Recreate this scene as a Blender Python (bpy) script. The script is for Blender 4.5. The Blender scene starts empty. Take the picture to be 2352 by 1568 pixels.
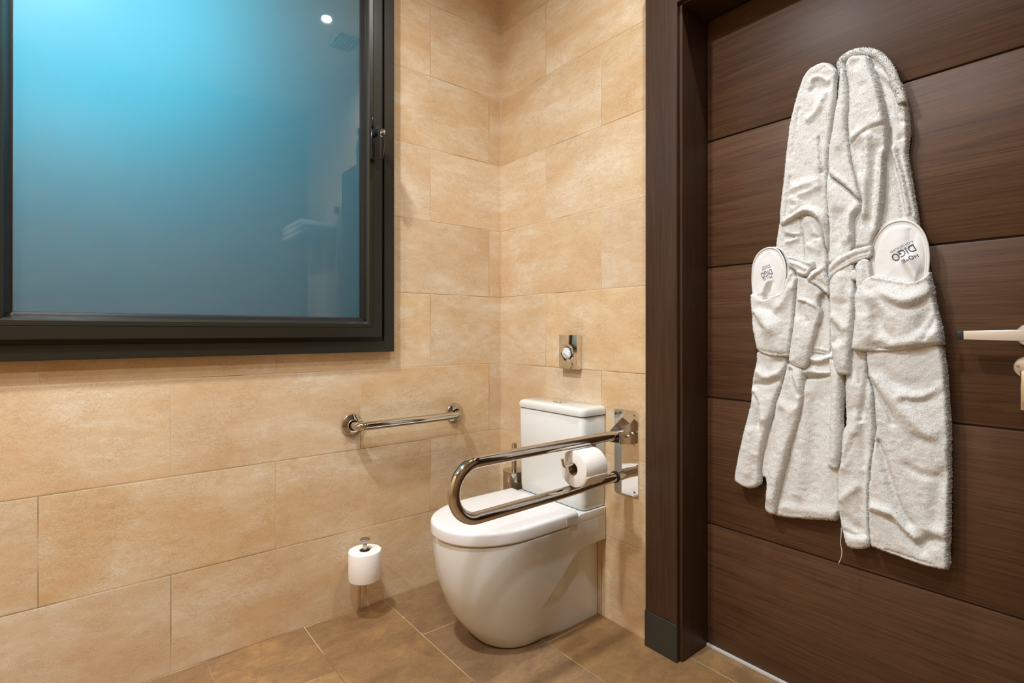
import bpy, bmesh, math, random
import numpy as np
from mathutils import Vector, Matrix
random.seed(7)
S = bpy.context.scene
COL = S.collection
PI = math.pi

# ------------------------------------------------------------------ camera
CAMP = (1.891, -1.461, 1.0374); YAW = 0.67974; FPX = 1206.4; V0 = 760.8
cd = bpy.data.cameras.new('camera'); cam = bpy.data.objects.new('camera', cd); COL.objects.link(cam)
cam.location = CAMP; cam.rotation_euler = (PI/2, 0, PI/2 - YAW)
cd.sensor_width = 36; cd.lens = 36*FPX/2352; cd.shift_y = -(784-V0)/2352; cd.clip_start = .02
S.camera = cam
# ------------------------------------------------------------------ world, lights, exposure
W = bpy.data.worlds.new('world'); S.world = W; W.use_nodes = True
bg = W.node_tree.nodes['Background']; bg.inputs[0].default_value = (.02, .20, .33, 1); bg.inputs[1].default_value = .42
def area(name, loc, size, power, color, target=None, spread=PI, size_y=None):
    l = bpy.data.lights.new(name, 'AREA'); l.energy = power; l.color = color
    l.shape = 'DISK'; l.size = size; l.spread = spread
    o = bpy.data.objects.new(name, l); COL.objects.link(o); o.location = loc
    if target is not None:
        o.rotation_euler = (Vector(target)-Vector(loc)).to_track_quat('-Z', 'Y').to_euler()
    return o
CEIL = 2.90
WARM = (.93, .965, 1.0)
SPOTS = [(1.235, -.357, .5), (.72, -1.55, 1.6), (1.80, -1.62, .75), (.95, -2.60, 1.2)]  # the last is an unseen fill lamp, added to brighten the left wall
for i, (x, y, k) in enumerate(SPOTS):
    area('downlight_lamp', (x, y, CEIL-.012), (.05 if i == 0 else .13), 24*k, WARM, (x, y, 0), math.radians(150))
# blue lantern light outside the frosted window
area('outside_blue_lamp', (-.36, -1.55, 2.10), .34, 42, (.02, .66, .92), (0, -1.45, 1.9))
area('outside_white_lamp', (-.14, -1.56, 2.08), .12, 3.4, (.9, .95, 1.0), (0, -1.60, 2.02))
S.view_settings.view_transform = 'Standard'; S.view_settings.look = 'None'
S.view_settings.exposure = 0.0; S.view_settings.gamma = 1
S.view_settings.use_curve_mapping = False
S.cycles.use_denoising = True
S.cycles.max_bounces = 10; S.cycles.diffuse_bounces = 6
S.cycles.sample_clamp_indirect = 6
S.cycles.caustics_reflective = False; S.cycles.caustics_refractive = False

# ------------------------------------------------------------------ projection helpers: a point of the photograph onto a real plane
_F = np.array([-math.cos(YAW), math.sin(YAW), 0]); _R = np.array([math.sin(YAW), math.cos(YAW), 0]); _C = np.array(CAMP)
def ray(u, v): return _F + _R*(u-1176)/FPX + np.array([0, 0, 1])*(V0-v)/FPX
def onX(u, v, x): d = ray(u, v); return _C + d*(x-_C[0])/d[0]
def onY(u, v, y): d = ray(u, v); return _C + d*(y-_C[1])/d[1]
def onZ(u, v, z): d = ray(u, v); return _C + d*(z-_C[2])/d[2]

# ------------------------------------------------------------------ object helpers
def link(name, me, mat=None, parent=None, loc=(0, 0, 0)):
    o = bpy.data.objects.new(name, me); COL.objects.link(o)
    if mat: me.materials.append(mat)
    if parent is not None:
        o.parent = parent
        pl = Vector((0, 0, 0)); q = parent
        while q is not None: pl += Vector(q.location); q = q.parent
        o.location = -pl + Vector(loc)
    else: o.location = loc
    return o
def tag(o, label=None, cat=None, group=None, kind=None):
    if label: o['label'] = label
    if cat: o['category'] = cat
    if group: o['group'] = group
    if kind: o['kind'] = kind
    return o
def thing(name, loc, label, cat, group=None, kind=None):
    o = bpy.data.objects.new(name, None); COL.objects.link(o); o.location = loc; o.empty_display_size = .05
    return tag(o, label, cat, group, kind)
def bm_obj(name, bm, mat, parent=None, smooth=True, angle=35):
    me = bpy.data.meshes.new(name)
    bmesh.ops.recalc_face_normals(bm, faces=bm.faces)
    bm.to_mesh(me); bm.free()
    if smooth:
        for p in me.polygons: p.use_smooth = True
        try: me.set_sharp_from_angle(angle=math.radians(angle))
        except Exception: pass
    return link(name, me, mat, parent)
def box(bm, a, b, bev=0, seg=2):
    c = [(a[i]+b[i])/2 for i in range(3)]; s = [abs(b[i]-a[i]) for i in range(3)]
    r = bmesh.ops.create_cube(bm, size=1, matrix=Matrix.Translation(c) @ Matrix.Diagonal((*s, 1)))
    if bev:
        es = set(e for v in r['verts'] for e in v.link_edges)
        bmesh.ops.bevel(bm, geom=list(es), offset=bev, segments=seg, affect='EDGES', profile=.5)
def boxo(name, a, b, mat, parent=None, bev=0, seg=2):
    bm = bmesh.new(); box(bm, a, b, bev, seg); return bm_obj(name, bm, mat, parent)
def frame_from(d):
    d = Vector(d).normalized(); up = Vector((0, 0, 1)) if abs(d.z) < .9 else Vector((1, 0, 0))
    x = d.cross(up).normalized(); return x, x.cross(d).normalized()
def tube(bm, pts, r, n=20, caps=True, flat=None):
    pts = [Vector(p) for p in pts]; rr = r if isinstance(r, (list, tuple)) else [r]*len(pts)
    rings = []; x = None
    for i, p in enumerate(pts):
        d = (pts[min(i+1, len(pts)-1)] - pts[max(i-1, 0)]).normalized()
        if x is None: x, y = frame_from(d)
        else:
            x = (x - d*x.dot(d)).normalized(); y = x.cross(d).normalized()
        k = flat or 1
        rings.append([bm.verts.new(p + x*math.cos(2*PI*j/n)*rr[i] + y*math.sin(2*PI*j/n)*rr[i]*k) for j in range(n)])
    for a, b in zip(rings[:-1], rings[1:]):
        for j in range(n): bm.faces.new((a[j], a[(j+1) % n], b[(j+1) % n], b[j]))
    if caps:
        bm.faces.new(rings[0]); bm.faces.new(rings[-1][::-1])
def tubeo(name, pts, r, mat, parent=None, n=20, flat=None):
    bm = bmesh.new(); tube(bm, pts, r, n, True, flat); return bm_obj(name, bm, mat, parent)
def lathe(bm, prof, org, axis, n=40):
    """prof: (radius, distance along axis)"""
    org = Vector(org); a = Vector(axis).normalized(); x, y = frame_from(a); rings = []
    for r, h in prof:
        c = org + a*h
        if r < 1e-6: rings.append([bm.verts.new(c)])
        else: rings.append([bm.verts.new(c + (x*math.cos(2*PI*j/n) + y*math.sin(2*PI*j/n))*r) for j in range(n)])
    for A, B in zip(rings[:-1], rings[1:]):
        for j in range(n):
            k = (j+1) % n
            if len(A) == 1 and len(B) == 1: continue
            if len(A) == 1: bm.faces.new((A[0], B[k], B[j]))
            elif len(B) == 1: bm.faces.new((A[j], A[k], B[0]))
            else: bm.faces.new((A[j], A[k], B[k], B[j]))
def latheo(name, prof, org, axis, mat, parent=None, n=40, angle=30):
    bm = bmesh.new(); lathe(bm, prof, org, axis, n); return bm_obj(name, bm, mat, parent, angle=angle)
def arc_path(pts, rad, n=8):
    """round the inner corners of a polyline"""
    P = [Vector(p) for p in pts]; out = [P[0]]
    for i in range(1, len(P)-1):
        a = (P[i-1]-P[i]).normalized(); b = (P[i+1]-P[i]).normalized()
        th = a.angle(b); t = rad/math.tan(th/2)
        p0 = P[i]+a*t; p1 = P[i]+b*t
        c = P[i] + (a+b).normalized()*(rad/math.sin(th/2))
        v0 = p0-c; v1 = p1-c; ang = v0.angle(v1)
        ax = v0.cross(v1).normalized()
        for k in range(n+1): out.append(c + Matrix.Rotation(ang*k/n, 3, ax) @ v0)
    out.append(P[-1]); return out
def prism(bm, poly, axis, a, b, bev=0, seg=2):
    """polygon in the two other axes, extruded along axis 0/1/2 from a to b"""
    def mk(p, t):
        q = list(p); q.insert(axis, t); return bm.verts.new(q)
    A = [mk(p, a) for p in poly]; B = [mk(p, b) for p in poly]; n = len(poly); fs = []
    fs.append(bm.faces.new(A)); fs.append(bm.faces.new(B[::-1]))
    for i in range(n): fs.append(bm.faces.new((A[i], B[i], B[(i+1) % n], A[(i+1) % n])))
    if bev:
        es = set(fs[0].edges) | set(fs[1].edges)
        bmesh.ops.bevel(bm, geom=list(es), offset=bev, segments=seg, affect='EDGES', profile=.5)
def rrect(u0, v0, u1, v1, r, n=6):
    out = []
    for cx, cy, a0 in ((u1-r, v1-r, 0), (u0+r, v1-r, 90), (u0+r, v0+r, 180), (u1-r, v0+r, 270)):
        for k in range(n+1):
            a = math.radians(a0+90*k/n); out.append((cx+r*math.cos(a), cy+r*math.sin(a)))
    return out

# ------------------------------------------------------------------ materials
class N:
    def __init__(s, name):
        s.m = bpy.data.materials.new(name); s.m.use_nodes = True; s.t = s.m.node_tree
        s.t.nodes.clear(); s.out = s.t.nodes.new('ShaderNodeOutputMaterial')
    def n(s, ty, **kw):
        x = s.t.nodes.new('ShaderNode'+ty)
        for k, v in kw.items(): setattr(x, k, v)
        return x
    def l(s, a, b): s.t.links.new(a, b)
    def val(s, sock, v):
        if hasattr(v, 'is_output') or isinstance(v, bpy.types.NodeSocket): s.l(v, sock)
        else: sock.default_value = v
    def math(s, op, a, b=None, c=None, clamp=False):
        x = s.n('Math', operation=op); x.use_clamp = clamp; s.val(x.inputs[0], a)
        if b is not None: s.val(x.inputs[1], b)
        if c is not None: s.val(x.inputs[2], c)
        return x.outputs[0]
    def mix(s, f, a, b, bt='MIX'):
        x = s.n('MixRGB', blend_type=bt); s.val(x.inputs[0], f)
        for i, v in ((1, a), (2, b)):
            if isinstance(v, tuple): v = (*v, 1) if len(v) == 3 else v
            s.val(x.inputs[i], v)
        return x.outputs[0]
    def comb(s, x, y, z):
        c = s.n('CombineXYZ'); s.val(c.inputs[0], x); s.val(c.inputs[1], y); s.val(c.inputs[2], z); return c.outputs[0]
    def noise(s, vec, scale, detail=4, rough=.55, dist=0):
        x = s.n('TexNoise'); s.l(vec, x.inputs['Vector']); x.inputs['Scale'].default_value = scale
        x.inputs['Detail'].default_value = detail; x.inputs['Roughness'].default_value = rough
        x.inputs['Distortion'].default_value = dist; return x.outputs['Fac']
    def ramp(s, f, stops):
        x = s.n('ValToRGB'); s.l(f, x.inputs[0]); e = x.color_ramp.elements
        while len(e) < len(stops): e.new(.5)
        for i, (p, c) in enumerate(stops):
            e[i].position = p; e[i].color = (*c, 1) if len(c) == 3 else c
        return x.outputs[0]
    def pos(s): return s.n('NewGeometry').outputs['Position']
    def scale(s, vec, sc):
        x = s.n('VectorMath', operation='MULTIPLY'); s.l(vec, x.inputs[0]); x.inputs[1].default_value = sc; return x.outputs[0]
    def bump(s, h, strength, dist=.001):
        x = s.n('Bump'); s.l(h, x.inputs['Height']); x.inputs['Strength'].default_value = strength
        x.inputs['Distance'].default_value = dist; return x.outputs[0]
    def pbr(s, col, rough=.5, metal=0, normal=None, **kw):
        p = s.n('BsdfPrincipled')
        if isinstance(col, tuple): col = (*col[:3], 1)
        s.val(p.inputs['Base Color'], col); s.val(p.inputs['Roughness'], rough); p.inputs['Metallic'].default_value = metal
        if normal is not None: s.l(normal, p.inputs['Normal'])
        for k, v in kw.items(): s.val(p.inputs[k.replace('_', ' ')], v)
        s.l(p.outputs[0], s.out.inputs[0]); return s.m

TH = .2979
def tile_material(name, ax, off_even, off_odd, stone, floor=False):
    g = N(name); p = g.pos(); sp = g.n('SeparateXYZ'); g.l(p, sp.inputs[0])
    if floor: u, v, th = sp.outputs[0], sp.outputs[1], .3
    else: u, v, th = sp.outputs[ax], sp.outputs[2], TH
    if floor: v = g.math('ADD', v, 30*.3 + .27)
    if not floor and ax == 1: u = g.math('MULTIPLY', u, -1.0)
    row = g.math('FLOOR', g.math('DIVIDE', v, th))
    odd = g.math('MODULO', row, 2.0)
    off = g.math('ADD', off_even, g.math('MULTIPLY', odd, off_odd-off_even))
    uu = g.math('DIVIDE', g.math('ADD', g.math('SUBTRACT', u, off), 30.0), .6)
    colm = g.math('FLOOR', uu); fu = g.math('SUBTRACT', uu, colm)
    fv = g.math('FRACT', g.math('DIVIDE', v, th))
    du = g.math('MULTIPLY', g.math('MINIMUM', fu, g.math('SUBTRACT', 1.0, fu)), .6)
    dv = g.math('MULTIPLY', g.math('MINIMUM', fv, g.math('SUBTRACT', 1.0, fv)), th)
    d = g.math('MINIMUM', du, dv)
    grout = g.math('LESS_THAN', d, .0011)
    edge = g.math('SUBTRACT', 1.0, g.math('DIVIDE', d, .004), clamp=True)
    wn = g.n('TexWhiteNoise', noise_dimensions='2D'); g.l(g.comb(row, colm, 0.0), wn.inputs['Vector'])
    rnd = wn.outputs['Value']
    shift = g.comb(g.math('MULTIPLY', rnd, 37.0), g.math('MULTIPLY', rnd, 11.0), g.math('MULTIPLY', rnd, 23.0))
    va = g.n('VectorMath', operation='ADD'); g.l(g.comb(u, v, sp.outputs[0 if ax == 1 else 1] if not floor else 0.0), va.inputs[0]); g.l(shift, va.inputs[1])
    q = va.outputs[0]
    qs = g.scale(q, (.45, 1.0, 1.0)) if not floor else g.scale(q, (1.0, .6, 1.0))
    cloud = g.noise(qs, 6.5, 7, .68, .25)
    mid = g.noise(qs, 26, 6, .65, .8)
    vein = g.noise(g.scale(q, (.42, 1.0, 1.0)) if not floor else qs, 62, 8, .72, 1.9)
    fine = g.noise(q, 420, 3, .6)
    c = g.ramp(cloud, stone['cloud'])
    c = g.mix(g.math('MULTIPLY', g.math('SUBTRACT', mid, .42, clamp=True), 2.2, clamp=True), c, stone['mid'])
    rdg = g.math('SUBTRACT', 1.0, g.math('DIVIDE', g.math('ABSOLUTE', g.math('SUBTRACT', vein, .5)), .026), clamp=True)
    vmask = g.math('MULTIPLY', g.math('SUBTRACT', g.noise(q, 9, 4, .6), .34), 3.0, clamp=True)
    vmo = g.math('MULTIPLY', rdg, vmask)
    c = g.mix(g.math('MULTIPLY', vmo, stone['veinamt']), c, stone['vein'])
    hsv = g.n('HueSaturation'); g.l(c, hsv.inputs['Color'])
    g.l(g.math('ADD', .94, g.math('MULTIPLY', rnd, .10)), hsv.inputs['Value'])
    g.l(g.math('ADD', .93, g.math('MULTIPLY', g.math('FRACT', g.math('MULTIPLY', rnd, 7.3)), .14)), hsv.inputs['Saturation'])
    c = g.mix(g.math('MULTIPLY', g.math('SUBTRACT', fine, .42, clamp=True), 1.3, clamp=True), hsv.outputs[0], stone['vein'])
    gn = g.noise(p, 3.0, 2)
    c = g.mix(grout, c, g.mix(g.math('MULTIPLY', g.math('SUBTRACT', gn, .44), 6.0, clamp=True), stone['grout'], stone['groutd']))
    h = g.math('ADD', g.math('MULTIPLY', mid, .5), g.math('MULTIPLY', vein, .5))
    h = g.math('SUBTRACT', h, g.math('MULTIPLY', edge, 1.2))
    rough = g.math('ADD', stone['rough'], g.math('MULTIPLY', mid, .15))
    return g.pbr(c, rough, 0, g.bump(h, .35, .0012), Specular_IOR_Level=.4)
SAND = dict(cloud=[(.36, (.68, .465, .262)), (.49, (.73, .565, .362)), (.62, (.80, .69, .515))], mid=(.655, .44, .242),
            vein=(.36, .235, .12), veinamt=.85, grout=(.66, .51, .33), groutd=(.26, .17, .09), rough=.42)
BROWN = dict(cloud=[(.36, (.225, .128, .054)), (.5, (.295, .172, .075)), (.62, (.37, .215, .088))], mid=(.17, .105, .058),
             vein=(.07, .042, .024), veinamt=.7, grout=(.55, .42, .27), groutd=(.16, .10, .06), rough=.38)
M_wallL = tile_material('sandstone_tile_window_wall', 1, .064, .364, SAND)
M_wallR = tile_material('sandstone_tile_door_wall', 0, .604, .304, SAND)
M_wallD = tile_material('brown_tile_opposite_wall', 1, .064, .364, BROWN)
M_floor = tile_material('brown_stone_floor_tile', 0, 0.002, .302, BROWN, floor=True)

def plain(name, col, rough=.5, metal=0, bumps=None, **kw):
    g = N(name); nrm = None
    if bumps: nrm = g.bump(g.noise(g.pos(), bumps[0], 3), bumps[1], bumps[2])
    return g.pbr(col, rough, metal, nrm, **kw)
def wood(name, axis, dk=1.0):
    g = N(name); p = g.pos()
    sc = {0: (1.1, 14, 22), 2: (22, 22, 1.1)}[axis]
    sc2 = {0: (6, 60, 260), 2: (260, 260, 6)}[axis]
    wn = g.n('TexWhiteNoise', noise_dimensions='1D')
    sp = g.n('SeparateXYZ'); g.l(p, sp.inputs[0])
    g.l(g.math('FLOOR', g.math('DIVIDE', sp.outputs[2], .4133)) if axis == 0 else g.math('FLOOR', sp.outputs[0]), wn.inputs['W'])
    va = g.n('VectorMath', operation='ADD'); g.l(p, va.inputs[0])
    g.l(g.comb(g.math('MULTIPLY', wn.outputs[0], 9.0), 0.0, 0.0), va.inputs[1]); q = va.outputs[0]
    a = g.noise(g.scale(q, sc), 1.0, 5, .6, 1.2); b = g.noise(g.scale(q, sc2), 1.0, 4, .7, .3)
    c = g.ramp(a, [(.25, (.066*dk, .030*dk, .0135*dk)), (.5, (.086*dk, .041*dk, .0185*dk)), (.75, (.108*dk, .053*dk, .025*dk))])
    lm = g.n('MapRange'); g.l(b, lm.inputs[0]); lm.inputs[1].default_value = .52; lm.inputs[2].default_value = .72
    c = g.mix(g.math('MULTIPLY', lm.outputs[0], .5), c, (.16*dk, .080*dk, .038*dk))
    dm = g.n('MapRange'); g.l(b, dm.inputs[0]); dm.inputs[1].default_value = .48; dm.inputs[2].default_value = .32
    c = g.mix(g.math('MULTIPLY', dm.outputs[0], .6), c, (.028, .012, .007))
    return g.pbr(c, g.math('ADD', .34, g.math('MULTIPLY', b, .15)), 0, g.bump(b, .35, .0006), Specular_IOR_Level=.33)
M_doorwood = wood('dark_oak_horizontal_grain', 0)
M_casewood = wood('dark_oak_vertical_grain', 2, .55)
M_groove = plain('groove_shadow_gap', (.02, .010, .006), .6)
M_white_ceramic = plain('white_glazed_ceramic', (.70, .72, .695), .09, 0, (9, .05, .002), Coat_Weight=.4)
M_seat = plain('white_seat_plastic', (.74, .73, .725), .16)
M_steel = plain('polished_stainless_steel', (.56, .52, .47), .08, 1.0)
M_satin = plain('satin_steel', (.55, .49, .43), .28, 1.0, (600, .1, .0003))
M_chrome = plain('bright_chrome', (.80, .77, .73), .03, 1.0)
M_dull = plain('brushed_grey_steel', (.42, .38, .34), .38, 1.0)
M_black = plain('black_rubber_and_hole_shade', (.012, .012, .012), .5)
M_plinth = plain('dark_green_grey_metal', (.028, .030, .022), .42, 0, (500, .1, .0003))
M_alu = plain('bronze_anodised_aluminium', (.024, .023, .016), .30, .25, (700, .15, .0003))
M_alub = plain('black_gasket', (.006, .006, .006), .35)
M_handle = plain('glossy_dark_bronze_handle', (.035, .032, .028), .12, .6)
M_ceil = plain('matt_white_ceiling', (.80, .78, .74), .9)
M_lever = plain('satin_nickel_door_handle', (.72, .69, .64), .30, .6)
M_strip = plain('grey_seal_strip', (.55, .54, .52), .5)
M_card = plain('cardboard_core', (.32, .22, .13), .9)
def paper():
    g = N('embossed_toilet_paper'); p = g.pos()
    v = g.n('TexVoronoi'); g.l(p, v.inputs['Vector']); v.inputs['Scale'].default_value = 170
    n = g.noise(p, 320, 3)
    h = g.math('ADD', v.outputs['Distance'], g.math('MULTIPLY', n, .6))
    return g.pbr((.86, .83, .78), .9, 0, g.bump(h, .35, .0008), Sheen_Weight=.1)
M_paper = paper()
def terry(name, col):
    g = N(name); p = g.pos()
    n = g.noise(g.scale(p, (1, 1, .8)), 330, 4, .75, .6); n2 = g.noise(p, 800, 2, .7)
    c = g.mix(g.math('MULTIPLY', g.math('SUBTRACT', .62, n, clamp=True), 1.6, clamp=True), col, tuple(x*.86 for x in col))
    h = g.math('ADD', n, g.math('MULTIPLY', n2, .4))
    return g.pbr(c, .95, 0, g.bump(h, 1.0, .0027), Sheen_Weight=.08, Sheen_Roughness=.5)
M_terry = terry('white_terry_towelling', (.90, .91, .885))
M_slip = plain('white_slipper_felt', (.78, .785, .78), .85, 0, (900, .3, .0004), Sheen_Weight=.2)
M_slipedge = plain('slipper_edge_binding', (.76, .75, .72), .6)
M_ink = plain('dark_blue_printed_ink', (.03, .03, .055), .6)
M_stitch = plain('black_stitching', (.03, .028, .03), .7)
M_light = N('lamp_lens_glow'); e = M_light.n('Emission'); e.inputs[0].default_value = (1, .93, .82, 1); e.inputs[1].default_value = 25
M_light.l(e.outputs[0], M_light.out.inputs[0]); M_light = M_light.m
def pane_mat():
    g = N('frosted_blue_window_film')
    p = g.pos(); n = g.noise(p, 900, 2, .6)
    tr = g.n('BsdfTranslucent'); tr.inputs[0].default_value = (.82, .88, .9, 1)
    df = g.n('BsdfDiffuse'); g.l(g.mix(g.math('MULTIPLY', n, .3), (.052, .066, .072), (.042, .056, .062)), df.inputs[0])
    ad = g.n('AddShader'); g.l(tr.outputs[0], ad.inputs[0]); g.l(df.outputs[0], ad.inputs[1])
    gl = g.n('BsdfGlossy'); gl.inputs['Roughness'].default_value = .015; gl.inputs[0].default_value = (1, 1, 1, 1)
    fr = g.n('Fresnel'); fr.inputs[0].default_value = 2.3
    mx = g.n('MixShader'); g.l(fr.outputs[0], mx.inputs[0]); g.l(ad.outputs[0], mx.inputs[1]); g.l(gl.outputs[0], mx.inputs[2])
    g.l(mx.outputs[0], g.out.inputs[0]); return g.m
M_pane = pane_mat()
def clear_glass():
    g = N('clear_shower_glass'); gl = g.n('BsdfGlossy'); gl.inputs['Roughness'].default_value = 0
    t = g.n('BsdfTransparent'); t.inputs[0].default_value = (.93, .97, .95, 1); fr = g.n('Fresnel'); fr.inputs[0].default_value = 1.45
    mx = g.n('MixShader'); g.l(fr.outputs[0], mx.inputs[0]); g.l(t.outputs[0], mx.inputs[1]); g.l(gl.outputs[0], mx.inputs[2])
    g.l(mx.outputs[0], g.out.inputs[0]); return g.m
M_glass = clear_glass()

# ------------------------------------------------------------------ room shell
RX = 2.70; RY = -3.10; T = .12; DY = .129
WY0, WY1, WZ0, WZ1 = -1.705, -.575, .985, 2.60          # hole of the window in the left wall
def wall(name, boxes, mat, label=None):
    bm = bmesh.new()
    for a, b in boxes: box(bm, a, b)
    o = bm_obj(name, bm, mat, smooth=False); return tag(o, label, 'wall' if label else None, kind='structure')
wall('wall_left', [((-T, RY, 0), (0, WY0, CEIL)), ((-T, WY1, 0), (0, .25, CEIL)), ((-T, WY0, 0), (0, WY1, WZ0)), ((-T, WY0, WZ1), (0, WY1, CEIL))], M_wallL,
     'beige sandstone tiled wall with the window, left of the corner')
wall('wall_back', [((0, 0, 0), (.90, .25, CEIL)), ((.90, 0, 2.10), (1.77, .25, CEIL)), ((1.77, 0, 0), (RX, .25, CEIL))], M_wallR,
     'beige sandstone tiled wall behind the toilet')
wall('wall_right', [((RX, RY, 0), (RX+T, .25, CEIL))], M_wallD, 'tiled wall opposite the window')
wall('wall_front', [((-T, RY-T, 0), (RX+T, RY, CEIL))], M_wallR, 'tiled wall facing the toilet wall')
wall('floor', [((-T, RY-T, -.1), (RX+T, .25, 0))], M_floor, 'brown stone tiled floor')
wall('ceiling', [((-T, RY-T, CEIL), (RX+T, .25, CEIL+.1))], M_ceil, 'white ceiling')
wall('wall_passage', [((.80, .26, 0), (1.88, .30, 2.3))], M_doorwood, 'dark backing behind the closed door')

# ------------------------------------------------------------------ window
win = thing('window_1', (0, -1.16, WZ0), 'large frosted blue window in a dark bronze aluminium frame', 'window', kind='structure')
def ring(name, y0, z0, y1, z1, w, prof, mat, parent):
    """rectangular frame; prof = list of (inset, x) from the outer to the inner edge"""
    bm = bmesh.new(); loops = []
    for ins, x in prof:
        loops.append([bm.verts.new((x, y, z)) for y, z in ((y0+ins, z0+ins), (y1-ins, z0+ins), (y1-ins, z1-ins), (y0+ins, z1-ins))])
    for A, B in zip(loops[:-1], loops[1:]):
        for j in range(4): bm.faces.new((A[j], A[(j+1) % 4], B[(j+1) % 4], B[j]))
    return bm_obj(name, bm, mat, parent, angle=20)
oy0, oy1, oz0, oz1 = -1.742, -.541, .960, 2.64
fr = ring('window_frame', oy0, oz0, oy1, oz1, .04, [(.006, .0005), (.006, .012), (0, .013), (0, .029), (.0015, .030), (.0405, .030), (.042, .0285), (.042, .020), (.058, .020), (.058, -.03), (.07, -.06)], M_alu, win)
sy0, sy1, sz0, sz1 = oy0+.056, oy1-.056, oz0+.056, oz1-.056
sash = ring('window_sash', sy0, sz0, sy1, sz1, .04, [(0, .012), (0, .042), (.0015, .0435), (.034, .0435), (.0350, .0415), (.0362, .0415), (.0370, .0430), (.050, .041), (.056, .034), (.058, .030)], M_alu, win)
ring('gasket', sy0, sz0, sy1, sz1, .04, [(.056, .033), (.058, .024), (.064, .012), (.068, .006), (.074, .004)], M_alub, sash)
bm = bmesh.new(); box(bm, (-.002, sy0+.060, sz0+.060), (.0045, sy1-.060, sz1-.060)); pane = bm_obj('window_pane', bm, M_pane, sash, smooth=False)
h = boxo('window_handle', (.0435, -.650, 1.672), (.062, -.628, 1.792), M_handle, sash, .006, 3)
P0 = onX(851, 280, .07)
tubeo('handle_tongue', [(.062, -.645, 1.79), (.070, -.646, 1.80), (.070, -.646, 1.822)], [.006, .005, .0035], M_handle, h, 12)
g_ = tubeo('handle_grip', [(.060, -.636, 1.765), (.082, -.634, 1.775), (.100, -.630, 1.765), (.106, -.628, 1.735), (.104, -.628, 1.70), (.098, -.628, 1.665)], [.010, .012, .0125, .012, .010, .007], M_handle, h, 16, 1.25)
latheo('lock_cylinder', [(0, .006), (.002, .006), (.0045, .007), (.008, .007), (.0085, .005), (.0085, -.004)], (.112, -.626, 1.762), (1, -.35, .1), M_chrome, h, 24)

# ------------------------------------------------------------------ door, casing, jamb
C0, C1, CZ = .817, .9365, 2.067
def casing():
    bm = bmesh.new()
    box(bm, (C0, -.026, .118), (C1, .02, CZ+.118), .0015, 1)
    box(bm, (1.735, -.026, .118), (1.858, .02, CZ+.118), .0015, 1)
    box(bm, (C1, -.026, CZ), (1.735, .02, CZ+.118), .0015, 1)
    return tag(bm_obj('trim_1', bm, M_casewood), 'dark wooden door casing with a flat face', 'door casing', kind='structure')
tr1 = casing()
bm = bmesh.new(); box(bm, (C0-.001, -.029, 0), (C1+.001, .02, .1175), .001, 1); pl = bm_obj('plinth_block', bm, M_plinth, tr1); pl['label'] = 'dark green grey metal foot of the casing'
bm = bmesh.new(); box(bm, (1.734, -.029, 0), (1.859, .02, .1175), .001, 1); bm_obj('plinth_block', bm, M_plinth, tr1)
bm = bmesh.new()
box(bm, (.90, -.012, 0), (.9465, .165, CZ), .0015, 1); box(bm, (1.7285, -.012, 0), (1.775, .165, CZ), .0015, 1); box(bm, (.90, -.012, CZ-.006), (1.775, .165, CZ+.03), .0015, 1)
tag(bm_obj('trim_2', bm, M_casewood), 'dark wooden door jamb lining the opening', 'door jamb', kind='structure')
door = thing('door_1', (1.335, DY, 0), 'dark stained wooden door with horizontal boards', 'door', kind='structure')
zs = [.407, .8205, 1.2467, 1.6601]
BD = [.012, *zs, 2.060]
bm = bmesh.new()
for a, b in zip(BD[:-1], BD[1:]):
    box(bm, (.948, DY, a+.0018), (1.727, DY+.035, b-.0018), .0036, 2)
leaf = bm_obj('door_leaf', bm, M_doorwood, door)
boxo('door_core', (.9482, DY+.006, .012), (1.7268, DY+.034, 2.06), M_groove, leaf)
tag(boxo('trim_3', (.947, DY-.004, 0.0005), (1.728, DY+.034, .010), M_strip, None, .001), 'pale grey threshold strip under the door', 'threshold', kind='structure')
# lever handle
hx, hz = 1.7135, 1.029
ro = latheo('handle_rose', [(0, .009), (.022, .009), (.0245, .007), (.0255, 0)], (hx, DY, hz), (0, -1, 0), M_lever, door)
lv = tubeo('lever_handle', arc_path([(hx, DY-.006, hz), (hx, DY-.056, hz), (1.612, DY-.060, hz)], .018, 8), .0095, M_lever, door, 20)
bm = bmesh.new(); box(bm, (1.600, DY-.0705, hz-.0100), (1.613, DY-.0495, hz+.0100), .0015, 2); lt = bm_obj('lever_tip', bm, M_black, lv); lt['label'] = 'black end cap of the lever'
bm = bmesh.new(); prism(bm, [(1.6125, hz-.0098), (1.725, hz-.0128), (1.725, hz+.0122), (1.6125, hz+.0098)], 1, DY-.0705, DY-.0495, .0015, 3); bm_obj('lever_grip', bm, M_lever, lv)
es = latheo('lock_rose', [(0, .007), (.020, .007), (.0235, .005), (.0245, 0)], (1.7095, DY, .959), (0, -1, 0), M_lever, door)
latheo('screw', [(0, .0085), (.0014, .0085), (.0030, .0085), (.0034, .006)], (1.693, DY, .961), (0, -1, 0), M_dull, es, 12)
bm = bmesh.new(); box(bm, (1.6995, DY-.034, .868), (1.718, DY-.007, .955), .003, 3); bm_obj('thumb_turn', bm, M_chrome, es)

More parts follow.
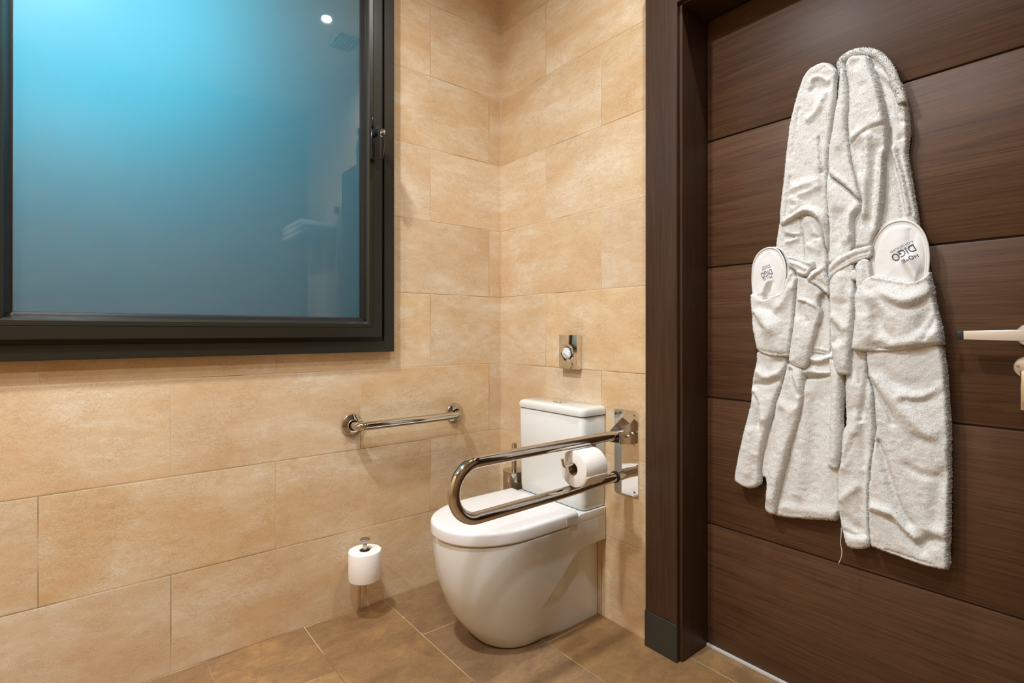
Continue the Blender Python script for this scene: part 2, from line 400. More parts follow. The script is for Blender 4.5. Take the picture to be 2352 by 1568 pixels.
# ------------------------------------------------------------------ grab bar on the left wall
gb = thing('grab_bar', (0, -.4735, .691), 'straight polished steel grab bar fixed to the tiled wall under the window', 'grab bar')
fl = [(0, 0), (.041, 0), (.0415, .004), (.039, .009), (.030, .013), (.021, .0145), (.019, .018)]
for y in (-.698, -.249):
    latheo('wall_flange', fl, (0.0005, y, .691), (1, 0, 0), M_steel, gb)
tubeo('bar', arc_path([(.005, -.698, .691), (.062, -.698, .691), (.062, -.249, .691), (.005, -.249, .691)], .03, 10), .0155, M_steel, gb, 24)

# ------------------------------------------------------------------ fold-down rail
fr_ = thing('folding_grab_rail', (.727, 0, .62), 'polished steel fold-down U-shaped rail beside the toilet on a wall plate', 'grab rail')
bm = bmesh.new(); prism(bm, rrect(.668, .470, .771, .764, .006), 1, -.0002, -.0045, .0006, 1); plate = bm_obj('wall_plate', bm, M_chrome, fr_)
for x, z in ((.684, .750), (.756, .750), (.756, .648), (.684, .486), (.756, .486)):
    latheo('screw', [(0, .0002), (.0018, .0002), (.0022, .0010), (.0045, .0009), (.0052, 0)], (x, -.0045, z), (0, -1, 0), M_dull, plate, 16)
bm = bmesh.new()
for x in (.7005, .7515):
    prism(bm, [(-.004, .738), (-.004, .652), (-.080, .664), (-.080, .690)], 0, x, x+.003, .0005, 1)
prism(bm, [(-.004, .652), (-.004, .6495), (-.080, .6615), (-.080, .664)], 0, .7005, .7545)
hb = bm_obj('hinge_bracket', bm, M_satin, fr_)
latheo('hinge_bolt', [(0, .008), (.005, .008), (.006, .006), (.006, 0)], (.7545, -.040, .683), (1, 0, 0), M_satin, hb, 16)
latheo('hinge_bolt', [(0, .008), (.005, .008), (.006, .006), (.006, 0)], (.7545, -.018, .690), (1, 0, 0), M_satin, hb, 16)
ux, uz, lz, ty = .727, .6855, .5335, -.733
cz = (uz+lz)/2; rr_ = (uz-lz)/2
path = [(ux, -.012, uz)] + [(ux, -.05, uz), (ux, -.35, uz)]
for k in range(25):
    a = PI/2 + PI*k/24
    path.append((ux, ty+.0165+rr_ + rr_*math.cos(a), cz + rr_*math.sin(a)))
path += [(ux, -.35, lz+.004), (ux, -.075, .5445)]
tubeo('rail', path, .0168, M_steel, fr_, 28)
tubeo('rail_buffer', [(ux, -.0045, .5475), (ux, -.074, .5445)], .0172, M_steel, fr_, 28)
bm = bmesh.new(); tube(bm, [(ux, -.068, .5448), (ux, -.077, .5444)], .0198, 28); rg = bm_obj('rubber_ring', bm, M_black, fr_); rg['label'] = 'black rubber ring'
# paper arm of the rail
RXC, RZC = .745, .611
tubeo('paper_arm', arc_path([(.727, -.178, .676), (.727, -.178, .658), (.742, -.178, .648), (RXC, -.178, RZC+.014), (RXC, -.332, RZC+.014), (RXC-.002, -.336, RZC+.038)], .008, 6), .0048, M_steel, fr_, 14)
bm = bmesh.new(); tube(bm, [(.727, -.178, .675), (.727, -.178, .656)], .0085, 16); bm_obj('arm_collar', bm, M_steel, fr_)

def paper_roll(name, org, axis, r, L, label, tail=False):
    t = thing(name, org, label, 'toilet paper')
    bm = bmesh.new()
    ri = .0195
    lathe(bm, [(ri, .0), (r-.003, 0), (r-.0008, .0008), (r, .003), (r*1.006, L*.5), (r, L-.003), (r-.0008, L-.0008), (r-.003, L), (ri, L)], org, axis, 56)
    bm_obj('paper', bm, M_paper, t, angle=50)
    bm = bmesh.new(); lathe(bm, [(ri, .001), (ri, L-.001), (ri-.0015, L-.001), (ri-.0015, .001), (ri, .001)], org, axis, 40)
    c = bm_obj('cardboard_core', bm, M_card, t)
    return t
rt = paper_roll('toilet_paper_roll', (RXC, -.292, RZC), (0, 1, 0), .0560, .098, 'white toilet paper roll on the arm of the fold-down rail')
# loose sheet end lying on the side of the roll
bm = bmesh.new(); vs = []
for i in range(14):
    a = math.radians(-62 + i*3.6); rr = .0568+.0007
    vs.append([bm.verts.new((RXC + rr*math.cos(a), -.290 + .094*j/8, RZC + rr*math.sin(a) + (.0018*math.sin(j*2.1) if i == 0 else 0))) for j in range(9)])
for i in range(13):
    for j in range(8): bm.faces.new((vs[i][j], vs[i][j+1], vs[i+1][j+1], vs[i+1][j]))
lo = bm_obj('loose_sheet', bm, M_paper, rt)
so = lo.modifiers.new('s', 'SOLIDIFY'); so.thickness = .0012; so.offset = 1
# spare roll on a peg
sh = thing('spare_roll_peg', (0, -.681, .20), 'dark steel peg with a flat disc top holding the low spare paper roll', 'paper holder')
latheo('disc_top', [(0, .0), (.0165, 0), (.0180, -.001), (.0180, -.003), (.0105, -.006), (.009, -.012), (.0035, -.024), (0, -.025)], (.080, -.681, .289), (0, 0, 1), M_dull, sh, 32)
tubeo('peg', [(.080, -.681, .27), (.080, -.681, .142)], .0075, M_satin, sh, 16)
tubeo('wall_arm', arc_path([(.080, -.681, .15), (.080, -.681, .139), (.0, -.681, .139)], .006, 5), .006, M_satin, sh, 14)
latheo('wall_disc', [(0, .006), (.016, .006), (.018, .004), (.018, 0)], (0, -.681, .139), (1, 0, 0), M_satin, sh, 24)
paper_roll('toilet_paper_roll', (.080, -.681, .146), (0, 0, 1), .0575, .102, 'spare white toilet paper roll standing on the low wall peg')

# ------------------------------------------------------------------ bag dispenser
FX0, FX1, FZ0, FZ1, FY = .409, .5065, .893, 1.0235, -.027
fp = thing('bag_dispenser', ((FX0+FX1)/2, 0, .958), 'small polished chrome wall dispenser with a crumpled white bag in its round hole', 'dispenser')
kx, kz = .455, .956
bm = bmesh.new(); box(bm, (FX0, FY, FZ0), (FX1, 0, FZ1), .0009, 2); bm_obj('housing', bm, M_chrome, fp)
latheo('opening_rim', [(.0345, .0002), (.033, .0022), (.0295, .0012), (.024, .0008), (.0225, .0004)], (kx, FY, kz), (0, -1, 0), M_chrome, fp, 48)
latheo('opening', [(.0235, .0006), (0, .0007)], (kx, FY, kz), (0, -1, 0), M_black, fp, 40)  # flat black disc, its colour paints the shade inside the hole
from mathutils import noise as mn
bm = bmesh.new(); bmesh.ops.create_icosphere(bm, subdivisions=5, radius=1)
for v in bm.verts:
    d = v.co.copy(); k = 1 + .30*(abs(mn.noise(d*1.7+Vector((3, 1, 0))))-.2) + .16*abs(mn.noise(d*4.5))
    tipk = max(0, d.dot(Vector((.72, -.35, -.45)).normalized()))**5
    v.co = Vector((kx+.001, FY-.004, kz-.002)) + Vector((d.x*.0185, d.y*.0125, d.z*.0205))*k + Vector((.011, -.006, -.003))*tipk
bg_ = bm_obj('crumpled_bag', bm, plain('white_plastic_bag', (.66, .665, .66), .35, 0, (160, .5, .003)), fp, angle=25); bg_['label'] = 'crumpled white bag'

# ------------------------------------------------------------------ toilet brush
tb = thing('toilet_brush', (.190, -.075, .10), 'cylindrical steel toilet brush holder in the corner behind the toilet', 'toilet brush')
latheo('holder_cup', [(0, 0), (.045, 0), (.046, .002), (.046, .350), (.045, .351), (.043, .351), (.043, .01), (0, .01)], (.190, -.075, .105), (0, 0, 1), M_steel, tb, 40)
latheo('cup_lid', [(.0475, 0), (.0478, .0015), (.0470, .004), (.012, .007), (.010, .009)], (.190, -.075, .456), (0, 0, 1), M_steel, tb, 40)
latheo('brush_handle', [(.0, -.2), (.0105, -.2), (.0105, .108), (.0095, .110), (0, .110)], (.197, -.080, .463), (0, 0, 1), M_steel, tb, 24)
boxo('wall_bracket', (.16, -.03, .2), (.22, 0.0, .30), M_satin, tb, .002)

# ------------------------------------------------------------------ toilet
TC = .449
toi = thing('toilet', (TC, -.28, 0), 'white close-coupled toilet with a closed lid in the tiled corner', 'toilet')
def sm(t): t = max(0, min(1, t)); return t*t*(3-2*t)
def interp(x, xs, ys):
    return float(np.interp(x, xs, ys))
ZB = [0, .004, .03, .08, .14, .20, .26, .31, .345, .366, .372]
HWF = [.128, .133, .146, .160, .170, .177, .181, .183, .184, .184, .180]    # half width of the bulging front
FRY = [-.446, -.455, -.484, -.520, -.549, -.568, -.580, -.587, -.590, -.590, -.586]
def toilet_section(z, n=34):
    """right half outline (x offset, y) from the wall to the front tip"""
    q = 1-z/.372; e0 = .006*math.exp(-z/.004)
    hw = .130+.054*(1-q**2.6) - e0; fy = -(.438+.150*(1-q**2.4)) + e0; yf = -.355 + .05*q
    lower = .136; up = .1775
    pts = []
    ns = 60
    for i in range(ns+1):
        y = -.003 + (yf+.003)*i/ns
        # crease: the back flank steps in below this line
        zc = .098+.178*(1-sm((-y-.10)/.27))
        dpt = 1-sm((-y-.15)/.17)                      # the step fades towards the front
        step = sm((z-zc+.008)/.022)
        back = lower + (up-lower)*step
        t = sm((-y-.02)/.33)
        f2 = hw*(1-.0*t)
        w = back*dpt + f2*(1-dpt) if step < 1 else (up*dpt + f2*(1-dpt))
        pts.append((w, y))
    w0 = pts[-1][0]
    for i in range(1, n+1):
        a = PI/2*i/n
        pts.append((w0*math.cos(a)**.92 if i < n else 0, yf - (yf-fy)*math.sin(a)**.98 if i < n else fy))
    return pts
zz = list(np.linspace(0, .372, 110)); zz = sorted(set([0, .003, .008] + [round(float(z), 4) for z in zz[1:]]))
bm = bmesh.new(); rings = []
for z in zz:
    half = toilet_section(z)
    ring_ = [(TC+w, y) for w, y in half] + [(TC-w, y) for w, y in half[-2::-1]]
    rings.append([bm.verts.new((x, y, z)) for x, y in ring_])
n = len(rings[0])
for A, B in zip(rings[:-1], rings[1:]):
    for j in range(n): bm.faces.new((A[j], A[(j+1) % n], B[(j+1) % n], B[j]))
bm.faces.new(rings[0]); bm.faces.new(rings[-1])
body = bm_obj('bowl', bm, M_white_ceramic, toi, angle=60)
# rear ledge carrying the cistern, with a soft cove down to the seat
bm = bmesh.new()
prof = [(-.003, .366), (-.003, .404), (-.128, .404), (-.138, .4015), (-.146, .394), (-.153, .384), (-.163, .3775), (-.18, .375), (-.205, .3715), (-.205, .366)]
prism(bm, prof, 0, TC-.1772, TC+.1772, .002, 2)
bm_obj('rear_ledge', bm, M_white_ceramic, toi, angle=40)
# seat ring and lid
def dshape(hw, yb, ym, yf, n=30, rc=.014):
    pts = [(-hw, yb-rc), (-hw+rc*.3, yb-rc*.3), (-hw+rc, yb), (hw-rc, yb), (hw-rc*.3, yb-rc*.3), (hw, yb-rc)]
    for i in range(n+1):
        a = PI*i/n
        pts.append((hw*math.copysign(abs(math.cos(a))**.94, math.cos(a)), ym-(ym-yf)*math.sin(a)**.97))
    return [(TC+x, y) for x, y in pts]
def slab(name, layers, mat, parent):
    bm = bmesh.new(); L = []
    for (ins, z) in layers:
        L.append([bm.verts.new((x, y, z)) for x, y in dshape(.184-ins, -.148-ins, -.365, -.598+ins, rc=.007)])
    n = len(L[0])
    for A, B in zip(L[:-1], L[1:]):
        for j in range(n): bm.faces.new((A[j], A[(j+1) % n], B[(j+1) % n], B[j]))
    bm.faces.new(L[0]); bm.faces.new(L[-1])
    return bm_obj(name, bm, mat, parent, angle=50)
slab('seat', [(.010, .3725), (.008, .3745), (.010, .378)], M_seat, toi)
slab('lid', [(.003, .3775), (.0005, .3795), (0, .383), (0, .409), (.0012, .4135), (.004, .4170), (.009, .4190), (.018, .4200), (.05, .4206), (.11, .421)], M_seat, toi)
for x in (TC-.07, TC+.07):
    bm = bmesh.new(); tube(bm, [(x-.025, -.152, .396), (x+.025, -.152, .396)], .010, 16); bm_obj('lid_hinge', bm, M_seat, toi)
bm = bmesh.new(); box(bm, (TC+.1825, -.208, .3835), (TC+.1845, -.155, .4090), .0008, 1); hc = bm_obj('hinge_cover', bm, plain('grey_white_hinge_cover', (.55, .54, .53), .3), toi); hc['label'] = 'greyer end piece of the seat side'
# cistern
def tapered(bm, lv, rc=.02, n=5):
    L = []
    for (x0, x1, y0, y1, z) in lv:
        pts = []
        for cx, cy, a0 in ((x1-.003, y1-.003, 0), (x0+.003, y1-.003, 90), (x0+rc, y0+rc, 180), (x1-rc, y0+rc, 270)):
            r = .003 if a0 < 180 else rc
            for k in range(n+1):
                a = math.radians(a0+90*k/n); pts.append((cx+r*math.cos(a), cy+r*math.sin(a)))
        L.append([bm.verts.new((x, y, z)) for x, y in pts])
    n = len(L[0])
    for A, B in zip(L[:-1], L[1:]):
        for j in range(n): bm.faces.new((A[j], A[(j+1) % n], B[(j+1) % n], B[j]))
    bm.faces.new(L[0]); bm.faces.new(L[-1])
CX0, CX1, CY = .272, .622, -.118
bm = bmesh.new()
tapered(bm, [(CX0+.008, CX1-.006, CY+.010, -.002, .4065), (CX0+.003, CX1-.003, CY+.005, -.002, .411), (CX0+.001, CX1-.001, CY+.003, -.002, .43), (CX0, CX1, CY, -.002, .60), (CX0-.001, CX1, CY-.002, -.002, .731), (CX0+.002, CX1-.003, CY+.001, -.002, .7345)])
cis = bm_obj('cistern', bm, M_white_ceramic, toi, angle=50)
bm = bmesh.new()
tapered(bm, [(CX0+.001, CX1-.003, CY+.001, -.002, .7360), (CX0-.004, CX1+.003, CY-.005, -.002, .7385), (CX0-.005, CX1+.003, CY-.006, -.002, .745), (CX0-.004, CX1+.002, CY-.005, -.002, .756), (CX0+.000, CX1-.001, CY-.001, -.002, .7630), (CX0+.007, CX1-.008, CY+.006, -.003, .7665), (CX0+.018, CX1-.02, CY+.017, -.004, .7680)], rc=.022)
cl = bm_obj('cistern_lid', bm, M_white_ceramic, toi, angle=50)
fb = latheo('flush_button', [(.027, 0), (.027, .002), (.0255, .0035), (.0235, .0028), (.023, .0036), (.012, .0045), (0, .0047)], (.447, -.058, .7680), (0, 0, 1), M_chrome, cl, 36)
fb['label'] = 'round chrome flush button'

# ------------------------------------------------------------------ cloth made as thick, folded, looped fabric
def vnoise(x, y, seed):
    rs = np.random.RandomState(seed); G = rs.rand(64, 64)
    xi = np.floor(x).astype(int); yi = np.floor(y).astype(int); fx = x-xi; fy = y-yi
    fx = fx*fx*(3-2*fx); fy = fy*fy*(3-2*fy)
    g = lambda a, b: G[a % 64, b % 64]
    return (g(xi, yi)*(1-fx)+g(xi+1, yi)*fx)*(1-fy) + (g(xi, yi+1)*(1-fx)+g(xi+1, yi+1)*fx)*fy - .5
ZM = dict(A=(1780, 100, 6.029), B=(1780, 340, 6.029), C=(1700, 560, 7.842), D=(1700, 740, 7.842), E=(1880, 560, 5.228),
          F=(1880, 840, 5.228), G=(1670, 900, 4.9), H=(1880, 1060, 5.806), K=(1640, 480, 3.733), P=(0, 0, 1))
def px(spec):
    """'A 590,290 500,340 B 20,30 ...' -> photograph coordinates"""
    out = []; z = ZM['P']
    for tok in spec.split():
        if tok in ZM: z = ZM[tok]; continue
        a, b = tok.split(','); out.append((z[0]+float(a)/z[2], z[1]+float(b)/z[2]))
    return out
def chaikin(P, k=1, closed=True):
    for _ in range(k):
        Q = []; n = len(P)
        for i in range(n if closed else n-1):
            a, b = P[i], P[(i+1) % n]; Q += [a*.75+b*.25, a*.25+b*.75]
        if not closed: Q = [P[0]] + Q + [P[-1]]
        P = Q
    return P
def seg_dist(X, Z, P, closed):
    best = np.full(X.shape, 1e9); nx = np.zeros(X.shape); nz = np.zeros(X.shape)
    n = len(P)
    for i in range(n if closed else n-1):
        a = P[i]; b = P[(i+1) % n]; d = b-a; L = d@d+1e-12
        t = np.clip(((X-a[0])*d[0]+(Z-a[1])*d[1])/L, 0, 1)
        qx = a[0]+t*d[0]; qz = a[1]+t*d[1]; dd = (X-qx)**2+(Z-qz)**2
        m = dd < best; best = np.where(m, dd, best); nx = np.where(m, qx, nx); nz = np.where(m, qz, nz)
    return np.sqrt(best), nx, nz
def inside(X, Z, P):
    c = np.zeros(X.shape, bool); n = len(P)
    for i in range(n):
        x0, z0 = P[i]; x1, z1 = P[(i+1) % n]
        if z0 == z1: continue
        m = ((z0 > Z) != (z1 > Z)) & (X < (x1-x0)*(Z-z0)/(z1-z0)+x0); c ^= m
    return c
SURF = {}
KD, YD = .68, .112           # how far the robes stand off the door
def cloth(name, spec, y0, th, parent, folds=(), r=.012, mat=None, step=.0027, big=.004, bs=(22, 4.5), small=.0012, fuzz=True, seed=1, smoothk=1, dens=1.0, tilt=None, dome=0, outline=None):
    y0 = YD-(YD-y0)*KD
    if fuzz: th *= KD; folds = [(f[0], f[1]*(1.0 if f[1] < .0065 else 1.2), f[2]*(.95 if f[1] < .0065 else .98)) for f in folds]; big *= .8; small *= .6; r *= .62
    yp = y0 - .55*th
    P = [onY(u, v, yp)[[0, 2]] for u, v in px(spec)] if outline is None else [np.array(p) for p in outline]
    P = chaikin(P, smoothk)
    A = np.array(P); x0, z0 = A.min(0)-step*2; x1, z1 = A.max(0)+step*2
    gx = np.arange(x0, x1, step); gz = np.arange(z0, z1, step); X, Z = np.meshgrid(gx, gz)
    d, qx, qz = seg_dist(X, Z, P, True); ins = inside(X, Z, P)
    ok = ins | (d < step*1.05)
    def height(X, Z, d, ins):
        e = np.clip(d/r, 0, 1); prof = np.sqrt(np.clip(1-(1-e)**2, 0, 1)); fade = np.clip(d/.010, 0, 1)
        H = th*prof
        if dome: H = H + dome*(1-np.exp(-(d/.04)**2))
        f = np.zeros(X.shape)
        for fo in folds:
            sp, wd, am = fo[:3]
            Q = [onY(u, v, y0-th)[[0, 2]] for u, v in px(sp)]; Q = chaikin(Q, 2, False)
            dd, _, _ = seg_dist(X, Z, Q, False); f = f + am*np.exp(-(dd/wd)**2)
        f = f + big*2*vnoise(X*bs[0]+seed*3.3+Z*2, Z*bs[1]+seed*1.7, seed) + big*1.0*vnoise(X*bs[0]*1.9+Z*18, Z*bs[1]*2.6-X*9, seed+5)
        f = f + small*2*vnoise(X*95, Z*95, seed+9) + small*1.6*vnoise(X*210, Z*230, seed+11)
        H = H + f*fade
        H = np.where(ins, np.maximum(H, .0015*prof), 0)
        return H
    H = height(X, Z, d, ins)
    Xs = np.where(ins, X, qx); Zs = np.where(ins, Z, qz)
    if fuzz:
        jx = (np.random.RandomState(seed).rand(*X.shape)-.5)*.0016
        Xs = Xs + jx; Zs = Zs + jx[::-1, ::-1]
    a = ok[:-1, :-1] & ok[1:, :-1] & ok[1:, 1:] & ok[:-1, 1:]
    s_ = ins[:-1, :-1] | ins[1:, :-1] | ins[1:, 1:] | ins[:-1, 1:]
    q = a & s_
    idx = -np.ones(X.shape, int); used = np.zeros(X.shape, bool)
    used[:-1, :-1] |= q; used[1:, :-1] |= q; used[1:, 1:] |= q; used[:-1, 1:] |= q
    nv = used.sum(); idx[used] = np.arange(nv)
    YB = y0 if tilt is None else y0
    V = np.stack([Xs[used], YB-H[used], Zs[used]], 1)
    VB = np.stack([Xs[used], np.where(ins[used], YB+.002, YB-H[used]), Zs[used]], 1)
    i0 = idx[:-1, :-1][q]; i1 = idx[1:, :-1][q]; i2 = idx[1:, 1:][q]; i3 = idx[:-1, 1:][q]
    Fq = np.stack([i0, i3, i2, i1], 1); Fb = np.stack([i0, i1, i2, i3], 1)+nv
    verts = [V, VB]; tris = None
    if fuzz:
        rs = np.random.RandomState(seed+77)
        p0, p1, p2, p3 = V[Fq[:, 0]], V[Fq[:, 1]], V[Fq[:, 2]], V[Fq[:, 3]]
        nr = np.cross(p2-p0, p3-p1); ar = np.linalg.norm(nr, axis=1)/2; nr = nr/(2*ar[:, None]+1e-12)
        sgn = np.sign(nr[:, 1]); nr = nr*np.where(sgn > 0, -1, 1)[:, None]
        wt = ar*(.10+np.clip(1.15-np.abs(nr[:, 1]), 0, 1)**1.5*1.6)
        N_ = int(wt.sum()/(.0026**2)*dens)
        ci = rs.choice(len(ar), N_, p=wt/wt.sum()); a_ = rs.rand(N_, 1); b_ = rs.rand(N_, 1)
        base = (p0[ci]*(1-a_)+p1[ci]*a_)*(1-b_) + (p3[ci]*(1-a_)+p2[ci]*a_)*b_
        nn = nr[ci]; rd = rs.randn(N_, 3); di = nn*.75 + rd*.60 + np.array([0, 0, -.25]); di /= np.linalg.norm(di, axis=1)[:, None]
        tg = np.cross(di, rs.randn(N_, 3)); tg /= np.linalg.norm(tg, axis=1)[:, None]+1e-9
        ln = (.0011+.0016*rs.rand(N_, 1)); w = .0008
        base = base - nn*.0006
        T_ = np.stack([base-tg*w, base+tg*w, base+di*ln+tg*w*.5, base+di*ln-tg*w*.5], 1).reshape(-1, 3)
        verts.append(T_); k0 = 2*nv; tris = (np.arange(N_*4).reshape(-1, 4)+k0)
    VV = np.concatenate(verts); FF = np.concatenate([Fq, Fb] + ([tris] if tris is not None else []))
    me = bpy.data.meshes.new(name)
    me.vertices.add(len(VV)); me.vertices.foreach_set('co', VV.astype(np.float32).ravel())
    me.loops.add(FF.size); me.loops.foreach_set('vertex_index', FF.astype(np.int32).ravel())
    me.polygons.add(len(FF)); me.polygons.foreach_set('loop_start', np.arange(0, FF.size, 4, dtype=np.int32))
    me.polygons.foreach_set('use_smooth', np.ones(len(FF), bool))
    me.update(calc_edges=True)
    def surf(x, z):
        X_ = np.array([x]); Z_ = np.array([z]); d_, _, _ = seg_dist(X_, Z_, P, True)
        return y0 - float(height(X_, Z_, d_, inside(X_, Z_, P))[0])
    o = link(name, me, mat or M_terry, parent)
    SURF[name] = surf
    return o, surf, P
def fuzzy_tube(name, spec, y, r, parent, seed=3, rs_=None):
    y = YD-(YD-y)*KD
    P = [onY(u, v, y) for u, v in px(spec)]; P = chaikin(P, 2, False)
    bm = bmesh.new(); rr = [r*(.9+.2*random.random()) for _ in P]; tube(bm, [tuple(p) for p in P], rr, 14)
    R = np.random.RandomState(seed); A = np.array(P)
    L = np.linalg.norm(np.diff(A, axis=0), axis=1).sum(); n = int(L*2*PI*r/(.0024**2))
    for _ in range(n):
        i = R.randint(len(A)-1); t = R.rand(); c = A[i]*(1-t)+A[i+1]*t; d = A[i+1]-A[i]; d /= np.linalg.norm(d)
        nn = R.randn(3); nn -= d*(nn@d); nn /= np.linalg.norm(nn); b = c+nn*r*.95
        di = nn*.9+R.randn(3)*.45; di /= np.linalg.norm(di); tg = np.cross(di, R.randn(3)); tg /= np.linalg.norm(tg)
        ln = .0013+.0016*R.rand(); w = .0010
        q = [bm.verts.new(b-tg*w), bm.verts.new(b+tg*w), bm.verts.new(b+di*ln+tg*w*.5), bm.verts.new(b+di*ln-tg*w*.5)]; bm.faces.new(q)
    me = bpy.data.meshes.new(name); bm.to_mesh(me); bm.free()
    for p in me.polygons: p.use_smooth = True
    return link(name, me, M_terry, parent)

# ---- left bathrobe
L = thing('bathrobe', (1.30, DY-.03, 1.77), 'white terry bathrobe on the left, hanging partly behind the other robe on the door', 'bathrobe')
cloth('back_panel', 'A 590,290 500,340 440,400 390,480 345,600 310,740 270,880 230,1030 200,1180 185,1350 165,1500 B 130,420 105,620 85,780 70,950 P 1790,560 1796,660 1806,760 1812,850 1795,900 1775,960 1756,1020 1747,1094 1762,1098 1757,1150 1768,1178 1790,1186 1830,1191 1880,1194 1936,1197 1932,1100 1930,900 1930,800 1925,500 1925,300 A 840,650 880,450 850,360 810,320 760,280 700,262 650,265', .124, .035, L,
      [('G 900,0 880,300 840,700 800,1150', .014, .008), ('G 1000,100 1010,600 980,1100', .02, -.006), ('G 620,1300 900,1330 1250,1380', .012, .005), ('D 1170,880 1300,870 1450,920 1640,930', .008, .012), ('D 1160,1000 1350,990 1640,950', .006, -.012), ('D 1280,640 1400,700 1640,620', .007, .014)], seed=2, r=.016)
cloth('sleeve', 'B 70,1000 35,1200 10,1380 30,1500 P 1800,620 1830,640 1850,640 1852,600 B 420,1400 420,1340 400,1200 370,1080 370,980 300,930 170,950', .098, .022, L,
      [('B 170,1150 250,1190 350,1180', .006, .008), ('B 180,1300 300,1260', .006, .007), ('B 160,1220 260,1230', .004, -.006)], seed=3, r=.010)
cloth('front_panel', 'B 380,980 440,930 520,930 600,980 650,1080 680,1200 700,1350 720,1500 P 1900,610 1900,660 1845,660 B 405,1560 420,1400 400,1230 370,1080', .090, .018, L,
      [('B 480,1010 560,1150 620,1330', .010, .006), ('B 520,1230 610,1240', .005, -.006), ('B 470,1350 600,1420', .007, .005)], seed=4, r=.010)
cloth('shoulder_panel', 'A 590,280 500,330 440,390 385,480 340,600 300,740 260,880 222,1030 193,1180 175,1350 155,1500 B 140,200 122,420 98,620 78,780 62,950 75,1090 140,1080 175,1040 260,1010 330,960 400,925 470,935 540,960 600,1020 640,1110 670,1230 700,1360 745,1450 755,1300 760,1100 745,950 735,800 715,640 720,450 735,200 740,50 A 750,1500 765,1300 790,1100 810,950 830,800 840,620 845,500 860,420 850,365 810,318 760,275 700,256 650,260', .094, .028, L,
      [('A 480,600 490,500 570,455 660,470 720,520', .006, .007), ('A 560,560 600,540 640,600', .02, -.008), ('A 470,1040 590,930 680,700', .007, .007), ('A 600,1300 620,1568 B 640,330', .003, -.010), ('B 640,330 690,600 730,820', .008, -.007), ('B 170,1010 250,970 330,910 420,850 520,870 620,930 700,1040 740,1120', .007, .012), ('B 260,560 400,500 560,470', .010, .008), ('B 340,640 480,600 600,540', .007, .006), ('B 250,700 350,780 260,850', .008, .007), ('A 250,1500 290,1200 330,900', .004, -.004), ('B 210,400 170,700 150,1000', .004, -.006)], seed=5, r=.014, big=.003)
cloth('belt', 'C 830,190 900,200 1000,230 1120,275 1200,300 1250,290 1300,280 1340,320 1350,390 1330,440 1290,480 1260,550 1190,590 1110,590 1040,560 1000,500 970,455 900,430 860,430', .078, .024, L,
      [('C 900,330 1050,380 1180,450', .004, .005), ('C 900,270 1100,330 1230,400', .003, -.004), ('C 1240,330 1300,400 1240,500', .004, .010), ('C 1040,500 1150,560 1250,520', .004, .006)], seed=6, r=.009, big=.001, dens=1.2)
cloth('belt_tail', 'C 1270,500 1330,450 1400,440 1440,400 1490,385 1520,410 1530,470 1570,590 1610,720 1615,950 1560,900 1500,860 1400,760 1300,720 1220,690 1195,640 1220,590', .074, .024, L,
      [('C 1260,620 1330,540 1440,480 1490,430', .005, .008), ('C 1330,620 1450,700 1590,820', .004, -.004), ('C 1480,560 1560,700', .004, .005)], seed=7, r=.009, big=.001, dens=1.2)
cloth('sleeve', 'C 1000,560 1100,560 1300,640 1530,850 1500,900 1440,1000 1440,1110 1490,1190 1470,1300 1430,1450 D 1405,60 1385,200 1325,380 1285,520 1275,620 1235,740 1180,845 1100,832 1000,802 905,745 868,680 880,560 C 960,1500 990,1100 1000,900 1020,700', .092, .032, L,
      [('C 1060,1000 1200,1030 1350,1110 1490,1190', .004, .007), ('C 1130,1080 1110,1250 1180,1380', .008, -.006), ('D 900,720 1050,790 1180,810', .003, -.005), ('D 1050,0 1120,300 1080,600', .012, .007), ('C 1010,800 985,1100 970,1500', .004, -.005)], seed=8, r=.012)
cloth('pocket', 'C 1430,860 1640,900 1640,1568 D 1640,0 1650,610 1560,590 1420,560 1290,540 1220,520 1330,200', .098, .016, L, [('D 1300,500 1450,525 1640,575', .003, -.004), ('D 1300,455 1450,480 1640,525', .003, .003)], seed=9, r=.006, big=.001)
cloth('front_flap', 'D 300,480 300,700 262,850 218,1080 210,1300 200,1450 175,1568 G 270,100 240,250 195,420 165,560 130,700 105,850 85,970 100,1010 160,1050 240,1088 310,1080 360,1050 375,1000 378,880 400,720 440,560 490,350 540,200 555,100 590,0 D 640,1480 680,1350 740,1180 790,1000 820,860 860,720 880,600 600,560', .105, .040, L,
      [('D 330,900 450,1000 620,960 750,880', .010, .010), ('D 260,1130 450,1130 650,1040', .008, -.010), ('D 230,1290 330,1480 G 340,380', .006, -.010), ('G 300,0 350,150 400,300', .012, .009), ('G 240,900 230,700 260,450', .012, .007), ('D 620,740 700,720', .012, -.008), ('G 440,100 420,400 330,700', .014, .006)], seed=10, r=.016)
cloth('front_flap', 'D 850,720 1000,760 1150,830 1170,920 1155,1050 1165,1250 1150,1568 G 870,80 850,180 820,300 775,450 725,600 685,760 640,920 605,1060 570,1220 560,1385 490,1370 440,1335 425,1290 440,1180 465,950 480,800 515,600 530,350 545,150 575,50 D 640,1480 690,1340 745,1180 800,980 830,850', .098, .030, L,
      [('D 900,860 930,1050 1040,1290', .006, -.012), ('D 950,960 1040,1130 1120,1320', .012, .008), ('G 620,150 720,220 840,180', .012, .008), ('G 700,300 640,600 560,900 500,1200', .014, .008)], seed=11, r=.013)
